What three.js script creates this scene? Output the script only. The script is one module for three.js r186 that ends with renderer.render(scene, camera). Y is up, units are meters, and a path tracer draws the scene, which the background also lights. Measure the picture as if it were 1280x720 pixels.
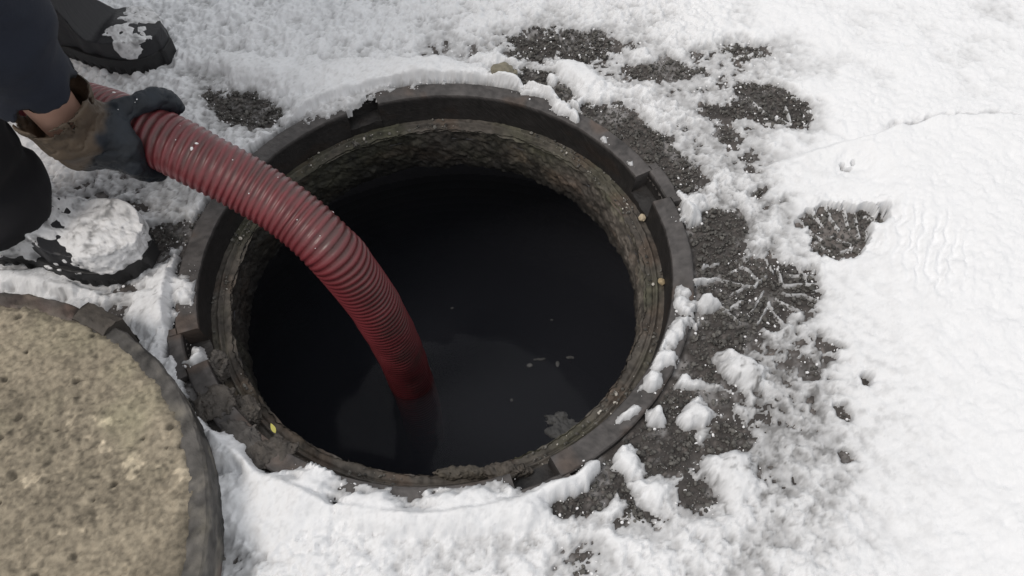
import * as THREE from 'three';
import { mergeGeometries } from 'three/addons/utils/BufferGeometryUtils.js';

// ---------------------------------------------------------------- camera, sky, sun, exposure
const scene = new THREE.Scene();
const W = 1024, H = 576;
const camera = new THREE.PerspectiveCamera(38, W / H, 0.05, 400);
const PITCH = THREE.MathUtils.degToRad(56.09), ROLL = THREE.MathUtils.degToRad(-1.08);
camera.position.set(0.1155, 1.038, 0.752);
camera.rotation.set(-PITCH, 0, ROLL, 'YXZ');
camera.updateMatrixWorld(true);
scene.add(camera);

const clamp = (v, a = 0, b = 1) => Math.min(b, Math.max(a, v));
const sstep = (a, b, v) => { const t = clamp((v - a) / (b - a)); return t * t * (3 - 2 * t); };
const mix = (a, b, t) => a + (b - a) * t;
let seed = 1234567;
const rnd = () => { seed = (seed * 1664525 + 1013904223) >>> 0; return seed / 4294967296; };
const rr = (a, b) => a + (b - a) * rnd();
// value noise, -1..1
function h3(x, y, z) {
  let h = Math.imul(x, 374761393) ^ Math.imul(y, 668265263) ^ Math.imul(z, 2147483647 - 1640531527);
  h = Math.imul(h ^ (h >>> 13), 1274126177); h ^= h >>> 16; h = Math.imul(h, 2246822519); h ^= h >>> 13;
  return ((h >>> 0) / 4294967295) * 2 - 1;
}
function noise(x, y, z = 0) {
  const xi = Math.floor(x), yi = Math.floor(y), zi = Math.floor(z);
  let u = x - xi, v = y - yi, w = z - zi;
  u = u * u * (3 - 2 * u); v = v * v * (3 - 2 * v); w = w * w * (3 - 2 * w);
  const L = (a, b, t) => a + (b - a) * t;
  return L(L(L(h3(xi, yi, zi), h3(xi + 1, yi, zi), u), L(h3(xi, yi + 1, zi), h3(xi + 1, yi + 1, zi), u), v),
    L(L(h3(xi, yi, zi + 1), h3(xi + 1, yi, zi + 1), u), L(h3(xi, yi + 1, zi + 1), h3(xi + 1, yi + 1, zi + 1), u), v), w);
}
function fbm(x, y, z, o = 4, g = 0.5) {
  let s = 0, a = 1, n = 0;
  for (let i = 0; i < o; i++) { s += a * noise(x, y, z); n += a; a *= g; x = x * 2.03 + 17.1; y = y * 2.03 + 5.7; z = z * 2.03 + 9.3; }
  return s / n;
}

// an overcast winter sky: brighter overhead, soft cloud variation
{
  const w = 256, h = 128, d = new Float32Array(w * h * 4);
  for (let j = 0; j < h; j++) for (let i = 0; i < w; i++) {
    const el = ((j + 0.5) / h - 0.5) * Math.PI, az = (i / w) * 2 * Math.PI;
    const s = Math.sin(el), cx = Math.cos(el) * Math.cos(az), cz = Math.cos(el) * Math.sin(az);
    let L = s > 0 ? 0.4 + 0.46 * s : 0.4 + 0.27 * s;
    L *= 1 + 0.1 * fbm(cx * 2.5, s * 4, cz * 2.5, 4);
    const k = (j * w + i) * 4; d[k] = L * 0.97; d[k + 1] = L * 0.985; d[k + 2] = L * 1.01; d[k + 3] = 1;
  }
  const t = new THREE.DataTexture(d, w, h, THREE.RGBAFormat, THREE.FloatType);
  t.mapping = THREE.EquirectangularReflectionMapping; t.magFilter = t.minFilter = THREE.LinearFilter; t.needsUpdate = true;
  scene.background = t; scene.environment = t;
  scene.backgroundIntensity = 1.0; scene.environmentIntensity = 1.0;
}
const sun = new THREE.DirectionalLight(0xfff6ec, 1.4);
sun.position.set(-2.4, 4.4, 1.5); sun.target.position.set(0, 0, 0);
sun.castShadow = true; sun.shadow.radius = 42; sun.shadow.mapSize.set(2048, 2048);
Object.assign(sun.shadow.camera, { left: -2.5, right: 2.5, top: 2.5, bottom: -2.5, near: 0.5, far: 12 });
scene.add(sun, sun.target);
const EXPOSURE = 1.0;

// ---------------------------------------------------------------- helpers
// point of the horizontal plane y that lies at the given spot of the 1280 x 720 photograph
function at(px, py, y = 0) {
  const f = 360 / Math.tan(THREE.MathUtils.degToRad(19));
  const d = new THREE.Vector3(px - 640, 360 - py, -f).applyQuaternion(camera.quaternion);
  return camera.position.clone().addScaledVector(d, (y - camera.position.y) / d.y);
}
const V = (x, y, z) => new THREE.Vector3(x, y, z);
const rgb = (r, g, b) => new THREE.Color().setRGB(r, g, b);
const used = {};
function numbered(n) { const k = used[n] = (used[n] ?? -1) + 1; return k ? `${n}_${String(k).padStart(3, '0')}` : n; }
function shadows(o) { o.traverse(m => { if (m.isMesh) { m.castShadow = true; m.receiveShadow = true; } }); return o; }
function mesh(name, geo, mat, parent) { const m = new THREE.Mesh(geo, mat); m.name = parent ? name : numbered(name); m.castShadow = m.receiveShadow = true; (parent || scene).add(m); return m; }
function thing(name, label, category, pos = V(0, 0, 0), group) {
  const g = new THREE.Group(); g.name = numbered(name); g.position.copy(pos); g.userData = { label, category };
  if (group) g.userData.group = group;
  scene.add(g); return g;
}
function tag(o, label, category, group) { o.userData = { label, category }; if (group) o.userData.group = group; return o; }
// tileable noise textures
function noiseTex(n, cells, oct, f, repeat = 1) {
  const d = new Uint8Array(n * n * 4);
  const pn = (x, y, p, s) => { // periodic value noise
    const xi = Math.floor(x), yi = Math.floor(y); let u = x - xi, v = y - yi; u = u * u * (3 - 2 * u); v = v * v * (3 - 2 * v);
    const q = (a, b) => h3(((a % p) + p) % p, ((b % p) + p) % p, s);
    return mix(mix(q(xi, yi), q(xi + 1, yi), u), mix(q(xi, yi + 1), q(xi + 1, yi + 1), u), v);
  };
  for (let j = 0; j < n; j++) for (let i = 0; i < n; i++) {
    let s = 0, a = 1, t = 0, p = cells;
    for (let o = 0; o < oct; o++) { s += a * pn(i / n * p, j / n * p, p, o + 3); t += a; a *= 0.6; p *= 2; }
    const c = f(0.5 + 0.5 * s / t, i / n, j / n), k = (j * n + i) * 4;
    d[k] = d[k + 1] = d[k + 2] = clamp(c) * 255; d[k + 3] = 255;
  }
  const t = new THREE.DataTexture(d, n, n); t.wrapS = t.wrapT = THREE.RepeatWrapping; t.magFilter = THREE.LinearFilter; t.minFilter = THREE.LinearMipmapLinearFilter; t.generateMipmaps = true;
  t.repeat.set(repeat, repeat); t.needsUpdate = true; return t;
}
const grain = noiseTex(512, 48, 4, v => v, 6);          // uv in metres: fine grain
const coarse = noiseTex(512, 10, 6, v => v, 5);
const weave = noiseTex(512, 64, 2, (v, x, y) => 0.35 + 0.3 * v + 0.2 * Math.sin(x * 800) * Math.sin(y * 800), 5);

function std(color, roughness, o = {}) { return new THREE.MeshStandardMaterial({ color, roughness, ...o }); }
const M = {
  snow: new THREE.MeshStandardMaterial({ vertexColors: true, roughness: 0.95, bumpMap: grain, bumpScale: 0.0006 }),
  asphalt: new THREE.MeshStandardMaterial({ vertexColors: true, roughness: 0.72, bumpMap: grain, bumpScale: 0.0012 }),
  ironVC: new THREE.MeshStandardMaterial({ vertexColors: true, roughness: 0.6, bumpMap: grain, bumpScale: 0.0008 }),
  iron: std(rgb(0.075, 0.068, 0.064), 0.62, { bumpMap: grain, bumpScale: 0.0006 }),
  dirtVC: new THREE.MeshStandardMaterial({ vertexColors: true, roughness: 0.75, bumpMap: grain, bumpScale: 0.0008 }),
  chamber: std(rgb(0.07, 0.07, 0.078), 0.9, { bumpMap: coarse, bumpScale: 0.004 }),
  lidFill: new THREE.MeshStandardMaterial({ vertexColors: true, roughness: 0.92, bumpMap: grain, bumpScale: 0.001 }),
  hose: new THREE.MeshPhysicalMaterial({ vertexColors: true, roughness: 0.38, clearcoat: 0.3, clearcoatRoughness: 0.35, bumpMap: grain, bumpScale: 0.0003 }),
  jacket: std(rgb(0.007, 0.0105, 0.021), 0.9, { bumpMap: weave, bumpScale: 0.0006 }),
  trouser: std(rgb(0.0065, 0.0062, 0.0085), 0.9, { bumpMap: weave, bumpScale: 0.0006 }),
  skin: std(rgb(0.42, 0.25, 0.19), 0.6),
  gloveVC: new THREE.MeshStandardMaterial({ vertexColors: true, roughness: 0.62, bumpMap: weave, bumpScale: 0.0006 }),
  bootLeather: std(rgb(0.018, 0.018, 0.021), 0.55, { bumpMap: grain, bumpScale: 0.0006 }),
  rubber: std(rgb(0.012, 0.012, 0.013), 0.6),
  hat: std(rgb(0.02, 0.02, 0.022), 0.95, { bumpMap: weave, bumpScale: 0.001 }),
};
function setUV(geo, f) {
  const p = geo.attributes.position, uv = new Float32Array(p.count * 2);
  for (let i = 0; i < p.count; i++) { const r = f(p.getX(i), p.getY(i), p.getZ(i)); uv[2 * i] = r[0]; uv[2 * i + 1] = r[1]; }
  geo.setAttribute('uv', new THREE.BufferAttribute(uv, 2)); return geo;
}
function paint(geo, f) {
  const p = geo.attributes.position, n = geo.attributes.normal, c = new Float32Array(p.count * 3);
  for (let i = 0; i < p.count; i++) { const r = f(p.getX(i), p.getY(i), p.getZ(i), n ? n.getY(i) : 1); c[3 * i] = r[0]; c[3 * i + 1] = r[1]; c[3 * i + 2] = r[2]; }
  geo.setAttribute('color', new THREE.BufferAttribute(c, 3)); return geo;
}
function build(pos, idx) {
  const g = new THREE.BufferGeometry();
  g.setAttribute('position', new THREE.BufferAttribute(pos instanceof Float32Array ? pos : new Float32Array(pos), 3));
  g.setIndex(new THREE.BufferAttribute(idx instanceof Uint32Array ? idx : new Uint32Array(idx), 1));
  g.computeVertexNormals(); return g;
}
// grid of (nu+1) x (nv+1) points from f(u, v), skipping cells for which keep() is false; closed in u when wrap
function sheet(nu, nv, f, keep) {
  const pos = new Float32Array((nu + 1) * (nv + 1) * 3), idx = [];
  for (let j = 0, k = 0; j <= nv; j++) for (let i = 0; i <= nu; i++) { const p = f(i / nu, j / nv, i, j); pos[k++] = p[0]; pos[k++] = p[1]; pos[k++] = p[2]; }
  for (let j = 0; j < nv; j++) for (let i = 0; i < nu; i++) {
    if (keep && !keep(i, j)) continue;
    const a = j * (nu + 1) + i, b = a + 1, c = a + nu + 1, d = c + 1; idx.push(a, c, b, b, c, d);
  }
  return compact(pos, idx);
}
function compact(pos, idx) {
  const map = new Int32Array(pos.length / 3).fill(-1), out = []; let n = 0; const I = new Uint32Array(idx.length);
  for (let i = 0; i < idx.length; i++) { const v = idx[i]; if (map[v] < 0) { map[v] = n++; out.push(pos[3 * v], pos[3 * v + 1], pos[3 * v + 2]); } I[i] = map[v]; }
  return build(out, I);
}
// surface nets: closed mesh of the zero level of a signed distance function
function nets(sdf, lo, hi, cell) {
  const nx = Math.ceil((hi.x - lo.x) / cell) + 1, ny = Math.ceil((hi.y - lo.y) / cell) + 1, nz = Math.ceil((hi.z - lo.z) / cell) + 1;
  const F = new Float32Array(nx * ny * nz), id = (i, j, k) => (k * ny + j) * nx + i;
  for (let k = 0; k < nz; k++) for (let j = 0; j < ny; j++) for (let i = 0; i < nx;) {
    const d = sdf(lo.x + i * cell, lo.y + j * cell, lo.z + k * cell); F[id(i, j, k)] = d;
    let skip = Math.floor(d * 0.6 / cell) - 2; i++;                  // far outside: step over
    while (skip-- > 0 && i < nx) { F[id(i, j, k)] = d; i++; }
  }
  const vid = new Int32Array(nx * ny * nz).fill(-1), pos = [], idx = [];
  for (let k = 0; k < nz - 1; k++) for (let j = 0; j < ny - 1; j++) for (let i = 0; i < nx - 1; i++) {
    let m = 0; const c = [];
    for (let q = 0; q < 8; q++) { const v = F[id(i + (q & 1), j + ((q >> 1) & 1), k + (q >> 2))]; c.push(v); if (v < 0) m++; }
    if (m === 0 || m === 8) continue;
    let sx = 0, sy = 0, sz = 0, n = 0;
    for (const [a, b] of EDGES) if ((c[a] < 0) !== (c[b] < 0)) {
      const t = c[a] / (c[a] - c[b]);
      sx += mix(a & 1, b & 1, t); sy += mix((a >> 1) & 1, (b >> 1) & 1, t); sz += mix(a >> 2, b >> 2, t); n++;
    }
    vid[id(i, j, k)] = pos.length / 3; pos.push(lo.x + (i + sx / n) * cell, lo.y + (j + sy / n) * cell, lo.z + (k + sz / n) * cell);
  }
  const quad = (a, b, c, d, flip) => { if (a < 0 || b < 0 || c < 0 || d < 0) return; flip ? idx.push(a, c, b, a, d, c) : idx.push(a, b, c, a, c, d); };
  for (let k = 1; k < nz - 1; k++) for (let j = 1; j < ny - 1; j++) for (let i = 1; i < nx - 1; i++) {
    const s = F[id(i, j, k)] < 0;
    if (s !== F[id(i + 1, j, k)] < 0) quad(vid[id(i, j - 1, k - 1)], vid[id(i, j, k - 1)], vid[id(i, j, k)], vid[id(i, j - 1, k)], !s);
    if (s !== F[id(i, j + 1, k)] < 0) quad(vid[id(i - 1, j, k - 1)], vid[id(i - 1, j, k)], vid[id(i, j, k)], vid[id(i, j, k - 1)], !s);
    if (s !== F[id(i, j, k + 1)] < 0) quad(vid[id(i - 1, j - 1, k)], vid[id(i, j - 1, k)], vid[id(i, j, k)], vid[id(i - 1, j, k)], !s);
  }
  const g = build(pos, idx);
  const e = cell * 0.5, nn = new Float32Array(pos.length);             // smooth normals from the field
  for (let q = 0; q < pos.length; q += 3) {
    const x = pos[q], y = pos[q + 1], z = pos[q + 2];
    let a = sdf(x + e, y, z) - sdf(x - e, y, z), b = sdf(x, y + e, z) - sdf(x, y - e, z), c = sdf(x, y, z + e) - sdf(x, y, z - e);
    const l = Math.hypot(a, b, c) || 1; nn[q] = a / l; nn[q + 1] = b / l; nn[q + 2] = c / l;
  }
  g.setAttribute('normal', new THREE.BufferAttribute(nn, 3));
  return setUV(g, (x, y, z) => [x + y * 0.7, z + y * 0.7]);
}
const EDGES = [[0, 1], [2, 3], [4, 5], [6, 7], [0, 2], [1, 3], [4, 6], [5, 7], [0, 4], [1, 5], [2, 6], [3, 7]];
const smin = (a, b, k) => { const h = clamp(0.5 + 0.5 * (b - a) / k); return mix(b, a, h) - k * h * (1 - h); };
function cap(x, y, z, a, b, r1, r2) {                                   // tapered capsule
  const dx = b.x - a.x, dy = b.y - a.y, dz = b.z - a.z;
  const t = clamp(((x - a.x) * dx + (y - a.y) * dy + (z - a.z) * dz) / (dx * dx + dy * dy + dz * dz + 1e-9));
  return Math.hypot(x - a.x - t * dx, y - a.y - t * dy, z - a.z - t * dz) - mix(r1, r2, t);
}
const ell = (x, y, z, c, rx, ry, rz) => { const k = Math.hypot((x - c.x) / rx, (y - c.y) / ry, (z - c.z) / rz); return (k - 1) * Math.min(rx, ry, rz); };
const bounds = (pts, m) => { const b = new THREE.Box3().setFromPoints(pts).expandByScalar(m); return [b.min, b.max]; };

// ---------------------------------------------------------------- the lie of the ground and the snow
const GROUND_Y = -0.012;
const R_OUT = 0.392, R_IN = 0.36;
// [px, py, half width, half height (photo pixels), turn in degrees, strength]
const BARE = [
  // band of wet asphalt round the right of the frame
  [655, 92, 42, 16, 10, 1.5], [700, 105, 40, 18, 25, 1.3], [765, 140, 38, 26, 35, 1.5], [812, 178, 40, 25, 40, 1.5], [850, 215, 30, 30, 50, 1.1],
  [893, 288, 36, 40, 70, 1.7], [885, 335, 34, 30, 90, 1.2], [895, 415, 40, 42, 90, 1.6], [865, 470, 38, 40, 90, 1.5], [850, 545, 42, 34, 100, 1.5], [905, 545, 34, 26, 20, 1.5],
  [880, 490, 50, 30, 0, 1.0], [800, 560, 40, 50, 60, 1.3], [760, 610, 48, 30, 160, 1.5], [700, 628, 30, 16, 160, 1.2], [860, 615, 46, 22, 10, 1.3], [945, 590, 14, 10, 0, 0.7], [800, 640, 40, 20, 0, 0.8],
  [825, 540, 30, 30, 0, 1.2], [720, 700, 50, 25, 0, 0.8],
  // patches beyond
  [828, 82, 46, 14, 0, 1.3], [910, 132, 30, 12, 0, 1.0], [968, 125, 52, 24, 20, 1.35], [930, 60, 60, 18, 0, 0.8], [560, 60, 70, 14, 0, 0.6], [700, 50, 90, 26, 0, 1.1],
  [302, 128, 52, 26, 12, 1.35], [262, 118, 18, 9, 20, 0.7], [338, 142, 30, 18, 10, 0.7], [440, 172, 20, 8, -30, 0.6], [350, 186, 36, 10, -35, 1.0],
  // shoe prints
  [1050, 284, 44, 30, 15, 1.35], [1085, 268, 26, 18, 0, 1.1], [1040, 312, 26, 12, 20, 1.0],
  [962, 352, 62, 36, 15, 1.1], [1000, 362, 34, 26, 10, 1.1], [925, 380, 40, 26, 0, 0.85], [962, 395, 16, 12, 0, 0.9],
  [1062, 205, 20, 9, -30, 0.6], [955, 232, 14, 7, -20, 0.8], [975, 250, 16, 5, -15, 0.7], [940, 192, 9, 8, 0, 0.8], [915, 165, 20, 14, 40, 0.8], [858, 150, 10, 8, 0, 0.8], [945, 208, 9, 7, 0, 0.6],
  [1235, 150, 66, 5.5, 2, 1.7], [1160, 153, 40, 4, -4, 1.1],
  [930, 185, 80, 60, 30, 0.3], [885, 130, 60, 40, 20, 0.25], [985, 480, 60, 80, 0, 0.22], [950, 590, 50, 40, 0, 0.3], [1000, 430, 60, 30, 20, 0.35], [1015, 455, 12, 8, 20, 0.8], [1062, 508, 12, 8, 0, 0.8], [1092, 476, 10, 5, 10, 0.8], [1040, 430, 20, 6, 20, 0.7], [1064, 570, 8, 8, 0, 0.8], [600, 80, 30, 10, 0, 1.0], [520, 74, 60, 6, 0, 0.9], [760, 95, 40, 16, 0, 0.6], [905, 300, 50, 50, 0, 0.35], [1010, 300, 90, 60, 20, 0.3], [240, 90, 40, 12, 20, 0.5], [170, 230, 40, 30, 0, 0.35], [900, 90, 100, 30, 0, 0.5],
  // dark slush by the boot and between cover and frame
  [205, 288, 30, 20, -20, 1.2], [195, 308, 16, 14, 0, 0.8], [150, 254, 36, 7, 5, 0.7], [110, 240, 18, 6, 10, 0.6], [145, 395, 18, 16, 0, 0.8], [120, 355, 60, 6, 5, 0.9],
  [270, 455, 34, 40, 60, 1.6], [300, 510, 30, 36, 50, 1.6], [345, 570, 34, 24, 40, 1.5], [285, 590, 24, 14, 0, 0.7], [235, 430, 20, 24, 60, 1.5], [262, 560, 12, 50, 90, 1.0], [330, 545, 40, 24, 40, 1.4], [255, 500, 14, 40, 90, 1.0],
  [270, 690, 30, 30, 0, 0.8],
];
const SNOWY = [
  [480, 90, 130, 15, -3, 1.7], [330, 88, 60, 14, 10, 1.2], [430, 120, 60, 18, -22, 1.2], [635, 103, 18, 8, 10, 1.6], [672, 116, 26, 8, 15, 1.5], [702, 136, 20, 8, 30, 1.4], [722, 150, 10, 6, 40, 1.2], [758, 178, 10, 6, 30, 1.0], [790, 205, 10, 5, 20, 0.8],
  [640, 85, 14, 6, 0, 0.8], [690, 94, 9, 6, 0, 1.2], [730, 95, 40, 14, 30, 1.2], [742, 115, 26, 12, 30, 1.0],
  [365, 612, 58, 36, -25, 2.1], [398, 588, 26, 9, 25, 1.8], [470, 630, 46, 22, 10, 1.9], [590, 632, 56, 26, 0, 2.0], [530, 648, 60, 16, 0, 1.6], [690, 614, 34, 10, -25, 1.9], [727, 593, 18, 10, -30, 1.7], [650, 640, 40, 16, -10, 1.6], [320, 640, 60, 20, 0, 1.6],
  [858, 382, 15, 15, 0, 1.9], [846, 412, 15, 26, 60, 2.0], [830, 450, 15, 24, 65, 2.2], [813, 480, 14, 18, 65, 2.3], [858, 360, 14, 10, 0, 1.6], [880, 374, 12, 9, 0, 1.2],
  [785, 524, 16, 9, -20, 2.0], [818, 524, 18, 9, 10, 2.0], [873, 517, 16, 20, 80, 2.0], [792, 576, 16, 18, 70, 2.0], [800, 605, 8, 16, 90, 1.6], [870, 478, 40, 9, 5, 1.6], [925, 455, 34, 12, 30, 1.6],
  [915, 592, 26, 24, 30, 1.6], [828, 612, 34, 18, 10, 1.3], [760, 632, 20, 10, -30, 1.2], [885, 540, 12, 14, 40, 1.1],
  [860, 270, 10, 16, 80, 1.5], [872, 250, 10, 14, 70, 0.8],
  [243, 445, 22, 14, -20, 2.2], [262, 436, 12, 8, -20, 1.2], [288, 562, 28, 24, 40, 2.3], [306, 582, 26, 14, 40, 1.8], [268, 618, 22, 26, 0, 1.4], [330, 505, 8, 12, 50, 0.9],
  [222, 360, 20, 40, 90, 1.0], [195, 385, 30, 25, 30, 1.0], [60, 352, 60, 9, 3, 1.2],
];
// thin ridges of snow pressed up by shoe treads, between two photo points
const TREAD = [
  [898, 344, 945, 354, 3.2], [920, 318, 952, 348, 3], [945, 352, 958, 338, 3], [930, 372, 900, 385, 3], [982, 360, 1026, 370, 3.4], [972, 367, 1008, 386, 3.4], [962, 376, 984, 402, 3.2], [985, 352, 1032, 348, 3], [975, 330, 984, 352, 2.6], [1000, 330, 1012, 346, 2.6], [950, 400, 962, 372, 2.4], [895, 372, 925, 396, 3], [868, 350, 900, 344, 3],
  [1016, 258, 1032, 276, 3], [1031, 250, 1052, 280, 3], [1044, 288, 1066, 300, 2.6], [1000, 270, 1030, 294, 2.6], [1070, 262, 1076, 290, 2.4], [1085, 285, 1095, 300, 2.4],
  [935, 352, 915, 362, 2.4], [955, 360, 940, 385, 2.6], [990, 340, 1020, 338, 2.4], [1020, 358, 1036, 356, 2.6], [932, 328, 915, 336, 2.2], [960, 318, 968, 336, 2.4], [1022, 296, 1040, 310, 2.4], [1058, 258, 1064, 280, 2.4], [1052, 310, 1075, 305, 2.2], [1082, 265, 1098, 272, 2.2], [880, 330, 900, 325, 2.4],
  [968, 140, 990, 150, 3], [985, 128, 992, 150, 3], [958, 148, 985, 152, 2.6], [940, 118, 960, 136, 2.6],
];
const toWorldBlob = ([px, py, a, b, deg, s]) => {
  const c = at(px, py, 0), t = THREE.MathUtils.degToRad(deg);
  const e = at(px + a * Math.cos(t), py + a * Math.sin(t), 0).sub(c), f = at(px - b * Math.sin(t), py + b * Math.cos(t), 0).sub(c);
  const det = e.x * f.z - e.z * f.x;
  return { x: c.x, z: c.z, m: [f.z / det, -f.x / det, -e.z / det, e.x / det], r: 1.75 * Math.max(e.length(), f.length()), s };
};
const blobs = [...BARE.map(b => ({ ...toWorldBlob(b), bare: true })), ...SNOWY.map(b => ({ ...toWorldBlob(b), bare: false }))];
const treads = TREAD.map(([x0, y0, x1, y1, w]) => ({ a: at(x0, y0, 0), b: at(x1, y1, 0), w: w / 1250 }));
// bins for speed
const BIN = 0.1, bins = new Map();
for (const b of blobs) for (let i = Math.floor((b.x - b.r) / BIN); i <= Math.floor((b.x + b.r) / BIN); i++) for (let j = Math.floor((b.z - b.r) / BIN); j <= Math.floor((b.z + b.r) / BIN); j++) {
  const k = i * 1000 + j; if (!bins.has(k)) bins.set(k, []); bins.get(k).push(b);
}
function coverage(x, z) {                                              // > 0 snow lies, < 0 bare
  const r = Math.hypot(x, z);
  let bare = 0, snowy = 0;
  const wx = x + 0.02 * fbm(x * 24, z * 24, 3, 4, 0.6), wz = z + 0.02 * fbm(x * 24, z * 24, 8, 4, 0.6);
  for (const b of bins.get(Math.floor(x / BIN) * 1000 + Math.floor(z / BIN)) || []) {
    const dx = wx - b.x, dz = wz - b.z, u = b.m[0] * dx + b.m[1] * dz, v = b.m[2] * dx + b.m[3] * dz, q = u * u + v * v;
    if (q > 3) continue;
    const g = b.s * Math.exp(-q * Math.sqrt(q) * 0.75) * (1 - sstep(2.2, 3, q));
    if (b.bare) bare = Math.max(bare, g) + 0.25 * Math.min(bare, g); else snowy = Math.max(snowy, g) + 0.15 * Math.min(snowy, g);
  }
  let c = 0.75;
  const ring = 1 - sstep(R_OUT + 0.004, R_OUT + 0.014, r);             // on the iron only where it was seen to lie
  c -= 1.25 * ring;
  c = c - bare + snowy;
  return c;
}
function treadAt(x, z) {
  const wx = x + 0.006 * fbm(x * 40, z * 40, 3, 3), wz = z + 0.006 * fbm(x * 40, z * 40, 8, 3); let m = 0;
  for (const t of treads) {
    const dx = t.b.x - t.a.x, dz = t.b.z - t.a.z, k = clamp(((wx - t.a.x) * dx + (wz - t.a.z) * dz) / (dx * dx + dz * dz));
    const d = Math.hypot(wx - t.a.x - k * dx, wz - t.a.z - k * dz) / t.w; if (d < 2) m = Math.max(m, Math.exp(-d * d));
  }
  return m;
}
// the far slab of trodden snow lies lower than the near one on the right
const edgeA = [at(930, 205), at(1000, 192), at(1100, 168), at(1180, 150), at(1290, 156), at(1500, 170)];
function edgeZ(x) { for (let i = 0; i < edgeA.length - 1; i++) if (x < edgeA[i + 1].x) { const t = (x - edgeA[i].x) / (edgeA[i + 1].x - edgeA[i].x); return mix(edgeA[i].z, edgeA[i + 1].z, t); } return edgeA[5].z; }
const print2 = at(1155, 320, 0), print3 = at(1065, 225, 0), gritA = at(1010, 520, 0), gritB = at(940, 300, 0);
function baseY(x, z) { return Math.hypot(x, z) < R_OUT + 0.006 ? 0 : GROUND_Y; }
function snowAt(x, z) {
  const c0 = coverage(x, z);
  const grit = Math.exp(-(((x - gritA.x) / 0.15) ** 2 + ((z - gritA.z) / 0.17) ** 2)) * 0.42 + Math.exp(-(((x - gritB.x) / 0.14) ** 2 + ((z - gritB.z) / 0.3) ** 2)) * 0.22 + 0.32 * Math.exp(-(((x + 0.5) / 0.2) ** 2 + ((z + 0.1) / 0.25) ** 2));
  const n = 0.75 * fbm(x * 30, z * 30, 1.5, 4, 0.65) + 0.62 * fbm(x * 95, z * 95, 4.5, 3, 0.6) + 0.25 * fbm(x * 230, z * 230, 6.5, 2, 0.7);
  const right = sstep(0.42, 0.62, x);
  const v = c0 - grit * (0.6 + 0.9 * Math.abs(fbm(x * 90, z * 90, 7, 3))) + n * mix(1.0, 0.35, right * (c0 > 0.5 ? 1 : 0.4));
  let t = v <= 0 ? -0.006 + Math.max(v, -1) * 0.002 : 0.016 * Math.pow(clamp(v / 1.1), 0.95) * (0.6 + 0.4 * clamp(v));
  if (v > 0) {
    t += 0.009 * clamp(c0 - 0.85, 0, 1.6) * (1 + 0.6 * fbm(x * 45, z * 45, 2, 4, 0.6));           // heaped clumps
    t += 0.001 * fbm(x * 330, z * 330, 19, 2) * mix(1, 0.08, right) + 0.0034 * fbm(x * 60, z * 60, 9, 4, 0.62) * sstep(0, 0.5, v) * mix(1, 0.22, right) + 0.006 * fbm(x * 14, z * 14, 5, 3) * sstep(0, 0.6, v);
    if (x > edgeA[0].x) { const e = z - edgeZ(x) - 0.006 * fbm(x * 25, 3, 1, 3); t += mix(0, 0.03, sstep(edgeA[0].x, edgeA[0].x + 0.3, x)) * sstep(-0.004, 0.012, e); }
    const px = x - print2.x, pz = z - print2.z, pm = Math.exp(-(((px / 0.06) ** 2 + (pz / 0.085) ** 2) ** 2));
    t -= pm * (0.004 + 0.0026 * Math.sin((px * 0.9 + pz * 0.35 + 0.006 * noise(x * 60, z * 60)) * 420));
    const qx = x - print3.x, qz = z - print3.z; t -= 0.008 * Math.exp(-(((qx / 0.06) ** 2 + (qz / 0.05) ** 2) ** 2));
    t = Math.max(t, 0.0008 + 0.002 * v);
  }
  const tr = x > 0.25 && x < 0.85 && c0 < 0.4 ? treadAt(x, z) : 0;
  if (tr > 0.3) { const tv = (tr - 0.3) * 0.9 + 0.45 * fbm(x * 110, z * 110, 5, 3); if (tv > 0 && v < tv) return [Math.max(t, 0.0012 + 0.0028 * tv), tv]; }
  return [t, v];
}
const X0 = -1.15, X1 = 1.3, Z0 = -0.95, Z1 = 0.72;
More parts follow.
